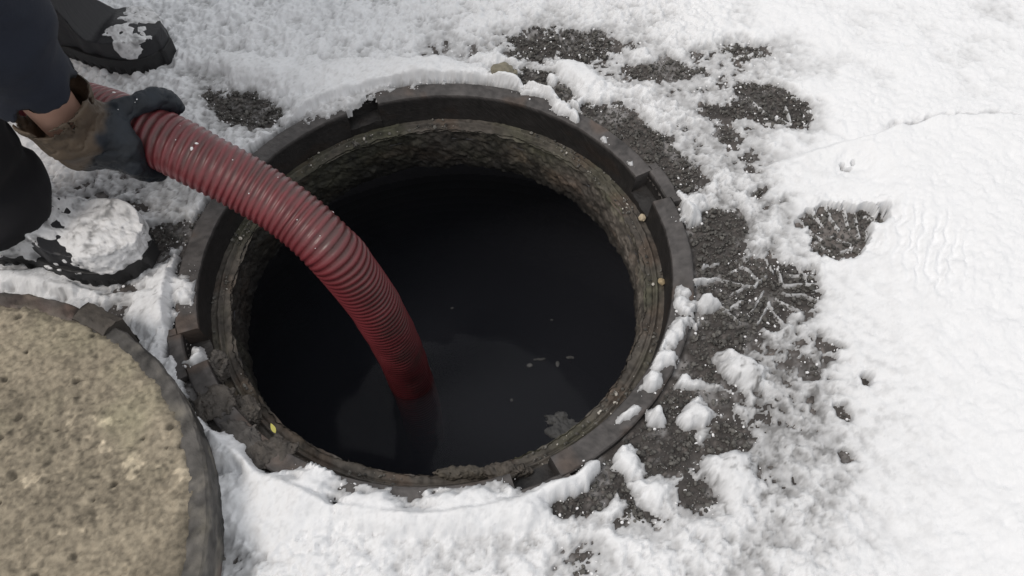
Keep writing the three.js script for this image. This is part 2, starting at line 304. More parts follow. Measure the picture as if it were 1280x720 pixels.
{ // snow cover: near field, fine; far field, coarse
  const cell = 0.0026, nu = Math.round((X1 - X0) / cell), nv = Math.round((Z1 - Z0) / cell);
  const has = new Uint8Array((nu + 1) * (nv + 1)), vs = new Float32Array((nu + 1) * (nv + 1));
  const g = sheet(nu, nv, (u, v, i, j) => {
    const x = X0 + u * (X1 - X0), z = Z0 + v * (Z1 - Z0), r = Math.hypot(x, z), k = j * (nu + 1) + i;
    if (r < R_IN - 0.012) { has[k] = 0; return [x, -0.02, z]; }
    let [t, vv] = snowAt(x, z);
    if (r < R_IN + 0.003) { vv = -1; t = -0.012; }
    has[k] = vv > 0 ? 1 : 0; vs[k] = vv;
    return [x, mix(baseY(x, z), mix(0, GROUND_Y, sstep(R_OUT - 0.002, R_OUT + 0.05, r)), sstep(0, 0.35, vv)) + t, z];
  }, (i, j) => { const k = j * (nu + 1) + i; return has[k] || has[k + 1] || has[k + nu + 1] || has[k + nu + 2]; });
  const axis = (a, b) => { const out = []; for (let k = 34; k >= 1; k--) out.push(a - 0.05 * (Math.pow(1.26, k) - 1)); for (let k = 0; k <= 24; k++) out.push(mix(a + 0.03, b - 0.03, k / 24)); for (let k = 1; k <= 34; k++) out.push(b + 0.05 * (Math.pow(1.26, k) - 1)); return out; };
  const ax = axis(X0, X1), az = axis(Z0, Z1), nn = ax.length - 1;
  const far = sheet(nn, nn, (u, v, i, j) => {
    const x = ax[i], z = az[j], d = Math.max(X0 - x, x - X1, Z0 - z, z - Z1, 0);
    return [x, GROUND_Y + (d > 0 ? 0.011 : 0.004) + 0.006 * fbm(x * 9, z * 9, 1, 3) * sstep(0, 0.2, d) + 0.02 * fbm(x * 2, z * 2, 1, 3) * sstep(0.1, 1, d) + 0.06 * fbm(x * 0.3, z * 0.3, 1, 2) * sstep(1, 5, d), z];
  }, (i, j) => !(i >= 34 && i < 58 && j >= 34 && j < 58));
  const geo = mergeGeometries([g, far]);
  setUV(geo, (x, y, z) => [x, z]);
  paint(geo, (x, y, z) => {
    const mid = 1 - sstep(0.38, 0.6, x), near = Math.abs(x) < 1.2 && z > Z0 && z < Z1;
    const sp = fbm(x * 260, z * 260, 2, 2), sq = fbm(x * 50, z * 50, 6, 3), th = near ? y - baseY(x, z) : 0.02;
    const gr = Math.exp(-(((x - gritA.x) / 0.14) ** 2 + ((z - gritA.z) / 0.22) ** 2)) + 0.8 * Math.exp(-(((x - gritB.x) / 0.13) ** 2 + ((z - gritB.z) / 0.3) ** 2)) + 0.7 * Math.exp(-(((x + 0.5) / 0.25) ** 2 + ((z + 0.15) / 0.3) ** 2));
    let d = 0.04 * sq + mid * 0.07 * sstep(-0.6, 0.0, x) + mid * 0.12 * sstep(0.2, 0.6, sp) + (0.15 + 0.85 * gr) * mid * 0.75 * sstep(0.3, 0.7, fbm(x * 170, z * 170, 12, 2)) + gr * (0.12 + 0.3 * sstep(-0.1, 0.45, fbm(x * 75, z * 75, 14, 5, 0.7)));
    d += 0.62 * (1 - sstep(0.001, 0.011, th)) * (0.7 + 0.5 * fbm(x * 120, z * 120, 3, 3));
    d = clamp(d, 0, 0.9);
    const w = 0.87;
    return [w * mix(0.99, 0.16, d), w * mix(1, 0.155, d), w * mix(1.02, 0.152, d)];
  });
  const m = mesh('snow_cover', geo, M.snow); m.userData = { label: 'patchy trodden snow lying over the ground around the manhole', category: 'snow', kind: 'stuff' };
}
const mudA = at(1058, 290, 0);
{ // asphalt and dirt
  const cell = 0.0038, nu = Math.round((X1 - X0) / cell), nv = Math.round((Z1 - Z0) / cell);
  const g = sheet(nu, nv, (u, v) => {
    const x = X0 + u * (X1 - X0), z = Z0 + v * (Z1 - Z0);
    const b = fbm(x * 40, z * 40, 21, 4, 0.6), c = Math.max(0, fbm(x * 110, z * 110, 33, 2));
    return [x, GROUND_Y - 0.003 + 0.003 * b + 0.004 * c, z];
  }, (i, j) => { const x = X0 + (i + 0.5) / nu * (X1 - X0), z = Z0 + (j + 0.5) / nv * (Z1 - Z0); return Math.hypot(x, z) > R_OUT - 0.008; });
  const far = sheet(80, 80, (u, v) => { const s = t => { const q = t * 2 - 1; return Math.sign(q) * (Math.abs(q) ** 4 * 147 + Math.abs(q) * 3); }; return [s(u), GROUND_Y - 0.07, s(v)]; }, (i, j) => { const k = [i, j].every(a => Math.abs((a + 0.5) / 40 - 1) < 0.14); return !k; });
  const geo = mergeGeometries([g, far]);
  setUV(geo, (x, y, z) => [x, z]);
  paint(geo, (x, y, z) => {
    const a = fbm(x * 18, z * 18, 2, 4), b = fbm(x * 140, z * 140, 5, 3), c = fbm(x * 320, z * 320, 15, 1);
    const s1 = Math.exp(-(((x - mudA.x) / 0.05) ** 2 + ((z - mudA.z) / 0.06) ** 2)), k = (0.058 + 0.075 * s1) * (1 + 0.55 * a + 0.6 * b) + 0.1 * sstep(0.45, 0.8, c) * sstep(-0.1, 0.3, b);
    const fr = 0.55 * sstep(0.0, 0.36, fbm(x * 26, z * 26, 41, 4, 0.65) * 0.8 + fbm(x * 130, z * 130, 43, 3, 0.7) * 0.6 - 0.06) * sstep(0.9, 0.2, Math.abs(x));
    return [mix(k * 1.1, 0.42, fr), mix(k * 0.97, 0.41, fr), mix(k * 0.9, 0.41, fr)];
  });
  mesh('ground', geo, M.asphalt).userData = { kind: 'structure' };
}

// ---------------------------------------------------------------- the manhole
// closed ring sector swept from a closed profile of [radius, y] points
function sector(profile, t0, t1, n, wob = 0.0009, round = true) {
  profile = profile.flatMap((p, i) => { const q = profile[(i + 1) % profile.length], m = Math.max(1, Math.ceil(Math.hypot(q[0] - p[0], q[1] - p[1]) / 0.0045)); return Array.from({ length: m }, (_, k) => [mix(p[0], q[0], k / m), mix(p[1], q[1], k / m)]); });
  const parts = [], P = profile.length, pos = [], idx = [];
  for (let i = 0; i <= n; i++) { const t = mix(t0, t1, i / n); for (const [r, y] of profile) { const w = wob * fbm(Math.cos(t) * r * 55, Math.sin(t) * r * 55, y * 60, 4, 0.65); pos.push((r + w) * Math.cos(t), y + w, -(r + w) * Math.sin(t)); } }
  for (let i = 0; i < n; i++) for (let j = 0; j < P; j++) { const a = i * P + j, b = i * P + (j + 1) % P, c = a + P, d = b + P; idx.push(a, c, b, b, c, d); }
  parts.push(build(pos, idx).toNonIndexed());
  const shape = new THREE.ShapeGeometry(new THREE.Shape(profile.map(p => new THREE.Vector2(p[0], p[1])))).toNonIndexed();
  for (const [t, f] of [[t0, 1], [t1, -1]]) {
    const s = shape.clone().rotateY(t); const p = s.attributes.position;
    if (f < 0) { /* both sides are drawn */ }
    s.deleteAttribute('uv'); s.computeVertexNormals(); parts.push(s);
  }
  for (const p of parts) for (const k of Object.keys(p.attributes)) if (!['position', 'normal'].includes(k)) p.deleteAttribute(k);
  const g = mergeGeometries(parts); creased(g, 0.6);
  return setUV(g, (x, y, z) => [x + y, z + y]);
}
const ironPaint = g => paint(g, (x, y, z) => { const a = fbm(x * 30, y * 30, z * 30, 4), b = fbm(x * 170, y * 170, z * 170, 2), w = sstep(-0.007, -0.001, y), k = mix(0.018, 0.07, w) * (1 + 0.5 * a + 0.5 * b), r = 0.4 * sstep(0.2, 0.5, fbm(x * 18 + 5, y * 40, z * 18, 3)); return [k * (1.04 + r * 0.5), k * 0.95, k * (0.92 - r * 0.3)]; });  // iron below the top face darker: soot, plus recess shade painted in
function creased(g, ang) {                                             // smooth only across shallow angles
  const p = g.attributes.position, n = p.count, fn = [], map = new Map(), key = i => `${Math.round(p.getX(i) * 2e4)},${Math.round(p.getY(i) * 2e4)},${Math.round(p.getZ(i) * 2e4)}`;
  const a = V(), b = V(), c = V();
  for (let i = 0; i < n; i += 3) {
    a.fromBufferAttribute(p, i); b.fromBufferAttribute(p, i + 1); c.fromBufferAttribute(p, i + 2);
    const f = b.clone().sub(a).cross(c.clone().sub(a)); fn.push(f);
    for (let k = 0; k < 3; k++) { const q = key(i + k); if (!map.has(q)) map.set(q, []); map.get(q).push(i / 3); }
  }
  const nn = new Float32Array(n * 3), cosA = Math.cos(ang), unit = fn.map(f => f.clone().normalize());
  for (let i = 0; i < n; i++) { const me = Math.floor(i / 3), s = V(); for (const q of map.get(key(i))) if (unit[q].dot(unit[me]) > cosA) s.add(fn[q]); s.normalize(); nn.set([s.x, s.y, s.z], i * 3); }
  g.setAttribute('normal', new THREE.BufferAttribute(nn, 3)); return g;
}
const D2R = Math.PI / 180, NOTCH = [22, 113, 203, 292], HALF = 4.6;
{
  const frame = thing('manhole_ring', 'round dark cast iron manhole frame with four notches around the open hole', 'manhole frame');
  const prof = [[0.3925, -0.07], [0.3925, -0.003], [0.3905, -0.0006], [0.388, 0], [0.3635, 0], [0.3612, -0.0008], [0.36, -0.003], [0.3545, -0.054], [0.3545, -0.07]];
  for (let i = 0; i < 4; i++) {
    const a = NOTCH[i] + HALF, b = (NOTCH[(i + 1) % 4] + (i === 3 ? 360 : 0)) - HALF;
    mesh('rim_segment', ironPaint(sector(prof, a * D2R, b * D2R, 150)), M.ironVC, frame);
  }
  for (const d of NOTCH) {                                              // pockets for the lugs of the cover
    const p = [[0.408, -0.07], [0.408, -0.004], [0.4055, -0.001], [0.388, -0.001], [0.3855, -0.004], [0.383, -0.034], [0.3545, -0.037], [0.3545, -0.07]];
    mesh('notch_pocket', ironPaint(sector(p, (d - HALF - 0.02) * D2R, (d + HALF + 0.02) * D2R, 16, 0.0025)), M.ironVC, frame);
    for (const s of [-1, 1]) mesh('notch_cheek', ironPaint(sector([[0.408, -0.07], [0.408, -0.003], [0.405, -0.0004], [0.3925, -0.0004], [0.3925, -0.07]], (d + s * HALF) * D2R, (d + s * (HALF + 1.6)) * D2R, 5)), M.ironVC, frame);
  }
  // seat: ledge on which the cover rests, with a raised ridge, crusted with dirt
  const n = 720, q = 26;
  const ledge = sheet(n, q, (u, v) => {
    const t = u * 2 * Math.PI; let r = mix(0.3575, 0.3235, v), y = -0.053;
    const c = Math.cos(t), s = Math.sin(t);
    const crust = 0.5 + 0.5 * fbm(c * 3, s * 3, 2, 3);
    y += 0.0045 * Math.exp(-(((r - 0.343) / 0.0022) ** 2)) - 0.003 * Math.exp(-(((r - 0.338) / 0.0016) ** 2));
    y += 0.005 * crust * fbm(c * r * 70, s * r * 70, 4, 4, 0.6) * sstep(0.02, 0.3, v) + 0.004 * Math.max(0, fbm(c * r * 160, s * r * 160, 9, 2)) * crust;
    r += 0.004 * fbm(c * 22, s * 22, 3, 3) * sstep(0.75, 1, v);
    return [r * c, y, -r * s];
  });
  setUV(ledge, (x, y, z) => [x, z]);
  const earth = (x, y, z) => {
    const a = fbm(x * 25, y * 25, z * 25, 4), b = fbm(x * 150, y * 150, z * 150, 3), ru = sstep(0.1, 0.45, fbm(x * 20 + 9, y * 34, z * 20, 4)), g = sstep(-0.2, 0.4, fbm(x * 9 + 3, y * 9, z * 9, 3));
    const k = 0.078 * (1 + 0.5 * a + 0.7 * b) + 0.12 * sstep(0.5, 0.8, fbm(x * 330, y * 330, z * 330, 1)) * sstep(0, 0.4, a);
    return [k * mix(1.08, 1.0, g) * (1 + 0.08 * ru), k * mix(0.95, 0.98, g) * (1 - 0.05 * ru), k * mix(0.82, 0.66, g) * (1 - 0.13 * ru)];
  };
  paint(ledge, earth); mesh('seat_ledge', ledge, M.dirtVC, frame);

  // shaft: concrete neck, slab underside, chamber
  const shaft = new THREE.Group(); shaft.name = 'manhole_shaft'; shaft.userData = { kind: 'structure' }; scene.add(shaft);
  const neck = sheet(n, 44, (u, v) => {
    const t = u * 2 * Math.PI, c = Math.cos(t), s = Math.sin(t);
    let y = mix(-0.05, -0.138, v), r = 0.3255 - 0.006 * sstep(0.05, 0.5, v) + 0.002 * v;
    r += 0.005 * fbm(c * 12, s * 12, y * 40, 4, 0.6) + 0.0055 * fbm(c * 40, s * 40, y * 130, 4, 0.7) - 0.006 * Math.max(0, fbm(c * 5, s * 5, y * 16, 2)) * v;
    y += 0.008 * fbm(c * 14, s * 14, 4, 3) * sstep(0.6, 1, v);
    return [r * c, y, -r * s];
  });
  setUV(neck, (x, y, z) => [Math.atan2(z, x) * 0.32, y]);
  paint(neck, (x, y, z) => {
    const e = earth(x * 0.8, y, z * 0.8), lowTone = 1 - 0.75 * sstep(-0.085, -0.135, y + 0.02 * fbm(x * 16, 1, z * 16, 3));  // neck gets darker towards its bottom edge
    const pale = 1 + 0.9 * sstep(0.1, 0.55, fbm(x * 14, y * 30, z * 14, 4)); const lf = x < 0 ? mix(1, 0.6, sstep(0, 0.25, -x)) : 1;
    const litRight = sstep(-0.1, 0.28, x + 0.5 * z + 0.05 * fbm(x * 10, y * 20, z * 10, 3)), cr = 1 + 0.9 * fbm(x * 90, y * 120, z * 90, 3, 0.7); return e.map(v => v * mix(0.33, 1.15, litRight) * (1 - 0.55 * sstep(0.1, 0.5, fbm(x * 24, y * 45, z * 24 + 7, 4, 0.65))) * lowTone * mix(1 + 0.5 * (pale - 1), pale, litRight) * cr);  // light painted in: right wall lit, left and far walls shaded
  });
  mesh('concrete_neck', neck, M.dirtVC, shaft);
  const ch = sheet(160, 1, (u, v) => { const t = u * 2 * Math.PI, r = mix(0.326, 0.56, v); return [r * Math.cos(t), -0.128, -r * Math.sin(t)]; });
  mesh('slab_underside', setUV(ch, (x, y, z) => [x, z]), M.chamber, shaft);
  const wall = sheet(160, 4, (u, v) => { const t = u * 2 * Math.PI; return [0.55 * Math.cos(t), mix(-0.14, -1.2, v), -0.55 * Math.sin(t)]; });
  mesh('chamber_wall', setUV(wall, (x, y, z) => [Math.atan2(z, x) * 0.55, y]), M.chamber, shaft);
  const floor = new THREE.CircleGeometry(0.56, 64).rotateX(-Math.PI / 2).translate(0, -1.19, 0);
  mesh('chamber_floor', floor, M.chamber, shaft);
  // iron skirt and bedding that close the gap between frame and slab
  const skirt = sheet(160, 1, (u, v) => { const t = u * 2 * Math.PI, r = mix(0.324, 0.41, v); return [r * Math.cos(t), -0.072, -r * Math.sin(t)]; });
  mesh('frame_bedding', setUV(skirt, (x, y, z) => [x, z]), M.chamber, shaft);
}
const WATER_Y = -0.42;
{ // black sewage water
  const e = at(514, 476, WATER_Y), g = new THREE.CircleGeometry(0.548, 96).rotateX(-Math.PI / 2), layer = d => g.clone().translate(0, WATER_Y - d, 0);
  const top = sheet(260, 260, (u, v) => {                               // slow rings round the hose
    const x = (u * 2 - 1) * 0.548, z = (v * 2 - 1) * 0.548, r = Math.hypot(x - e.x, z - e.z);
    return [x, WATER_Y + 0.0005 * Math.sin(r * 95 - 1.2 + 0.8 * fbm(x * 7, z * 7, 1, 2)) * Math.exp(-r * 7) + 0.0005 * fbm(x * 14, z * 14, 3, 2), z];
  }, (i, j) => Math.hypot((i + 0.5) / 130 - 1, (j + 0.5) / 130 - 1) < 1);
  const m = new THREE.MeshPhysicalMaterial({ color: rgb(0.035, 0.037, 0.045), roughness: 0.08, ior: 1.33, specularIntensity: 1, transparent: true, opacity: 0.28 });
  const murk = new THREE.MeshPhysicalMaterial({ color: rgb(0.04, 0.043, 0.055), roughness: 1, specularIntensity: 0, transparent: true, opacity: 0.085 });
  const w = mesh('water', top, m); w.userData = { kind: 'structure' };
  mesh('suspended_silt', mergeGeometries(Array.from({ length: 16 }, (_, i) => 0.02 + 0.028 * i).map(layer)), murk, w).userData = { kind: 'stuff' };
}

// ---------------------------------------------------------------- suction hose
const HR = 0.0425;
const hosePts = [V(-4.2, 0.04, -2.4), V(-2.6, 0.04, -1.5), V(-1.6, 0.045, -0.95), V(-1.15, 0.09, -0.62), at(-120, 62, 0.15), at(0, 108, 0.17), at(60, 127, 0.175), at(112, 141, 0.18), at(160, 157, 0.182), at(205, 176, 0.178), at(258, 203, 0.155), at(312, 233, 0.122), at(365, 268, 0.09), at(415, 313, 0.045), at(461, 371, -0.075), at(495, 430, -0.25), at(514, 476, -0.42), at(526, 512, -0.56), at(532, 545, -0.72)];
const hoseCurve = new THREE.CatmullRomCurve3(hosePts, false, 'centripetal');
{
  const hose = thing('suction_hose', 'dark red ribbed suction hose held in a glove and dipping into the black water', 'hose');
  const L = hoseCurve.getLength(); hoseCurve.arcLengthDivisions = 1200; hoseCurve.updateArcLengths();
  const sweep = (s0, s1, ds, na, rad, name) => {
    const n = Math.round((s1 - s0) / ds), pos = new Float32Array((n + 1) * (na + 1) * 3), col = new Float32Array(pos.length), uv = new Float32Array((n + 1) * (na + 1) * 2), idx = [];
    const nrm = V(0, 1, 0), tan = V(), bi = V(); let k = 0, q = 0;
    for (let i = 0; i <= n; i++) {
      const s = mix(s0, s1, i / n), u = clamp(s / L); const p = hoseCurve.getPointAt(u); hoseCurve.getTangentAt(u, tan);
      bi.crossVectors(tan, nrm).normalize(); nrm.crossVectors(bi, tan).normalize();
      for (let j = 0; j <= na; j++) {
        const th = j / na * 2 * Math.PI, [r, ridge] = rad(s, th), c = Math.cos(th), d = Math.sin(th);
        const x = p.x + r * (c * nrm.x + d * bi.x), y = p.y + r * (c * nrm.y + d * bi.y), z = p.z + r * (c * nrm.z + d * bi.z);
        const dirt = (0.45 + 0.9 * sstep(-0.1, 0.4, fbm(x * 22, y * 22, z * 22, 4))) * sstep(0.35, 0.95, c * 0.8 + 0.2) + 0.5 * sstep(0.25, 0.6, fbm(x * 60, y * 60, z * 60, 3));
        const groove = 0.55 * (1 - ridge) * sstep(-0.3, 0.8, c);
        const m = clamp(0.6 * dirt * (0.45 + 0.55 * (1 - ridge)) * (0.6 + 0.8 * sstep(-0.3, 0.4, fbm(x * 75, y * 75, z * 75, 3))) + groove * 0.45 + 0.06, 0, 0.85), v = (1 + 0.25 * fbm(x * 40, y * 40, z * 40, 3)) * mix(1, 0.62, sstep(-0.08, -0.38, y + 0.06 * fbm(x * 20, y * 20, z * 20, 3)));  // v darkens towards the water: sewage stain plus chamber shade painted in
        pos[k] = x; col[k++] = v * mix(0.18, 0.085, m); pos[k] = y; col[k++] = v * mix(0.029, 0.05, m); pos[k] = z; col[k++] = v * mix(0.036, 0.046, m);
        uv[q++] = s; uv[q++] = th * HR;
      }
    }
    for (let i = 0; i < n; i++) for (let j = 0; j < na; j++) { const a = i * (na + 1) + j, b = a + 1, c = a + na + 1, d = c + 1; idx.push(a, b, c, b, d, c); }
    const g = build(pos, idx); g.setAttribute('color', new THREE.BufferAttribute(col, 3)); g.setAttribute('uv', new THREE.BufferAttribute(uv, 2));
    // weld the seam normals
    const nn = g.attributes.normal;
    for (let i = 0; i <= n; i++) { const a = i * (na + 1), b = a + na; const w = V(nn.getX(a) + nn.getX(b), nn.getY(a) + nn.getY(b), nn.getZ(a) + nn.getZ(b)).normalize(); nn.setXYZ(a, w.x, w.y, w.z); nn.setXYZ(b, w.x, w.y, w.z); }
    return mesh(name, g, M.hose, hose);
  };
  const pitch = 0.0102;
  const ribbed = (s, th) => { const f = ((s / pitch - th / (2 * Math.PI)) % 1 + 1) % 1, a = Math.abs(f - 0.5) * 2, ridge = sstep(0.25, 0.75, a); const w = noise(s * 30, Math.cos(th) * 1.5, Math.sin(th) * 1.5); return [HR + 0.0007 * w - 0.0021 + (0.0021 + 0.0006 * w) * ridge, ridge]; };
  const sNear = L * 0.66;
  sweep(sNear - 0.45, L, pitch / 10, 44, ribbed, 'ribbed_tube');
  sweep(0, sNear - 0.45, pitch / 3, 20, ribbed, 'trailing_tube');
  M.hose.side = THREE.DoubleSide;
}

const stoneCol = (r, g, b, v = 0.4) => (x, y, z) => { const k = 1 + v * fbm(x * 140, y * 140, z * 140, 3); return [r * k, g * k, b * k]; };

// ---------------------------------------------------------------- manhole cover, lying beside the frame
{
  const c = at(-176, 716, 0.078), R = 0.387, top = 0.078;
  const cover = thing('manhole_cover', 'big round manhole cover filled with mossy beige concrete, lying at lower left', 'manhole cover', V(c.x, 0, c.z));
  cover.rotation.y = 0.0;
  const Rf = R - 0.009;
  const pits = []; for (let i = 0; i < 150; i++) { const a = rr(0, 6.283), r = Rf * Math.sqrt(rnd()); pits.push([r * Math.cos(a), r * Math.sin(a), 0.0015 + 0.005 * rnd() ** 2]); }
  const pitBins = new Map(); for (const p of pits) { for (let i = -1; i <= 1; i++) for (let j = -1; j <= 1; j++) { const k = (Math.floor(p[0] / 0.02) + i) * 1000 + Math.floor(p[1] / 0.02) + j; if (!pitBins.has(k)) pitBins.set(k, []); pitBins.get(k).push(p); } }
  const hgt = (x, z) => {
    const r = Math.hypot(x, z); let y = 0.002 * fbm(x * 20, z * 20, 3, 3) + 0.0045 * fbm(x * 80, z * 80, 13, 4, 0.68) + 0.002 * Math.max(0, fbm(x * 190, z * 190, 4, 2));
    let pit = 0; for (const p of pitBins.get(Math.floor(x / 0.02) * 1000 + Math.floor(z / 0.02)) || []) { const d = Math.hypot(x - p[0], z - p[1]) / p[2]; if (d < 1.4) pit = Math.max(pit, 1 - sstep(0.5, 1.3, d)); }
    y -= 0.004 * pit; const edge = sstep(Rf - 0.024 + 0.022 * fbm(x * 24, z * 24, 8, 4, 0.6), Rf + 0.002, r); y -= 0.009 * edge; y += 0.0016 * fbm(x * 300, z * 300, 24, 2);
    return [y, pit, edge];
  };
  const nF = 400, gx = i => (i / nF * 2 - 1) * R;
  const fill = sheet(nF, nF, (u, v) => { const x = (u * 2 - 1) * R, z = (v * 2 - 1) * R; return [x, top - 0.002 + hgt(x, z)[0], z]; }, (i, j) => Math.hypot(gx(i + 0.5), gx(j + 0.5)) < Rf);
  setUV(fill, (x, y, z) => [x, z]);
  paint(fill, (x, y, z) => {
    const [, pit, edge] = hgt(x, z), a = fbm(x * 10, z * 10, 5, 4), b = 0.3 * fbm(x * 60, z * 60, 9, 4, 0.7) + 0.7 * fbm(x * 190, z * 190, 19, 3, 0.8), f = fbm(x * 220, z * 220, 2, 2), moss = sstep(-0.05, 0.45, fbm(x * 7 + 4, z * 7, 1, 4));
    const dk = sstep(0.25, 0.6, fbm(x * 34, z * 34, 31, 4, 0.65)) * 0.5; let k = 0.255 * (1 + 0.4 * a + 0.6 * b + 0.5 * f) * (1 - dk); k *= 1 - 0.6 * sstep(0.018, 0.004, Math.abs(fbm(x * 7 + 1.7, z * 7 + 3.1, 2, 4, 0.6))) * sstep(0.1, 0.3, fbm(x * 5, z * 5, 77, 2)); k *= 1 - 0.35 * sstep(0.0, 0.5, fbm(x * 9, z * 9, 55, 3)); k = Math.max(0.04, k) * (1 - 0.65 * pit) * (1 - 0.55 * edge);
    const pale = 0.9 * sstep(0.38, 0.5, fbm(x * 26 + 9, z * 26 + 2, 4, 4, 0.6)); k *= 1 + pale;
    return [k * mix(1.06, 1.0, moss), k * mix(0.91, 0.9, moss), k * mix(0.68, 0.63, moss)];
  });
  mesh('concrete_fill', fill, M.lidFill, cover);
  const rim = sector([[R, 0.006], [R + 0.001, top - 0.009], [R - 0.002, top - 0.0055], [R - 0.02, top - 0.005], [R - 0.024, top - 0.007], [R - 0.026, top - 0.016], [R - 0.026, 0.0]], 0, 2 * Math.PI, 480, 0.003);
  paint(rim, (x, y, z) => {
    const a = fbm(x * 16, y * 16, z * 16, 4), rust = 0.45 * sstep(0.25, 0.6, fbm(x * 11 + 7, y * 11, z * 11, 3)), k = 0.07 * (1 + 0.9 * a + 0.8 * fbm(x * 120, y * 120, z * 120, 2)), dust = 0.13 * sstep(-0.05, 0.45, fbm(x * 26, y * 40, z * 26, 4, 0.65)) * (0.6 + 0.6 * fbm(x * 140, y * 140, z * 140, 2));
    return [k * mix(1.04, 1.9, rust) + dust, k * mix(0.97, 0.85, rust) + dust * 0.9, k * mix(0.9, 0.55, rust) + dust * 0.7];
  });
  mesh('iron_rim', rim, M.dirtVC, cover);
  for (const deg of [62, 152, 242, 332]) {
    const s = sector([[R + 0.012, 0.01], [R + 0.013, top - 0.006], [R + 0.009, top - 0.004], [R + 0.002, top - 0.001], [R - 0.012, top + 0.001], [R - 0.02, top - 0.002], [R - 0.025, 0.01]], (deg - 4.4) * D2R, (deg + 4.4) * D2R, 14, 0.005);
    mesh('lug', paint(s, stoneCol(0.065, 0.056, 0.048, 0.7)), M.dirtVC, cover);
  }
}

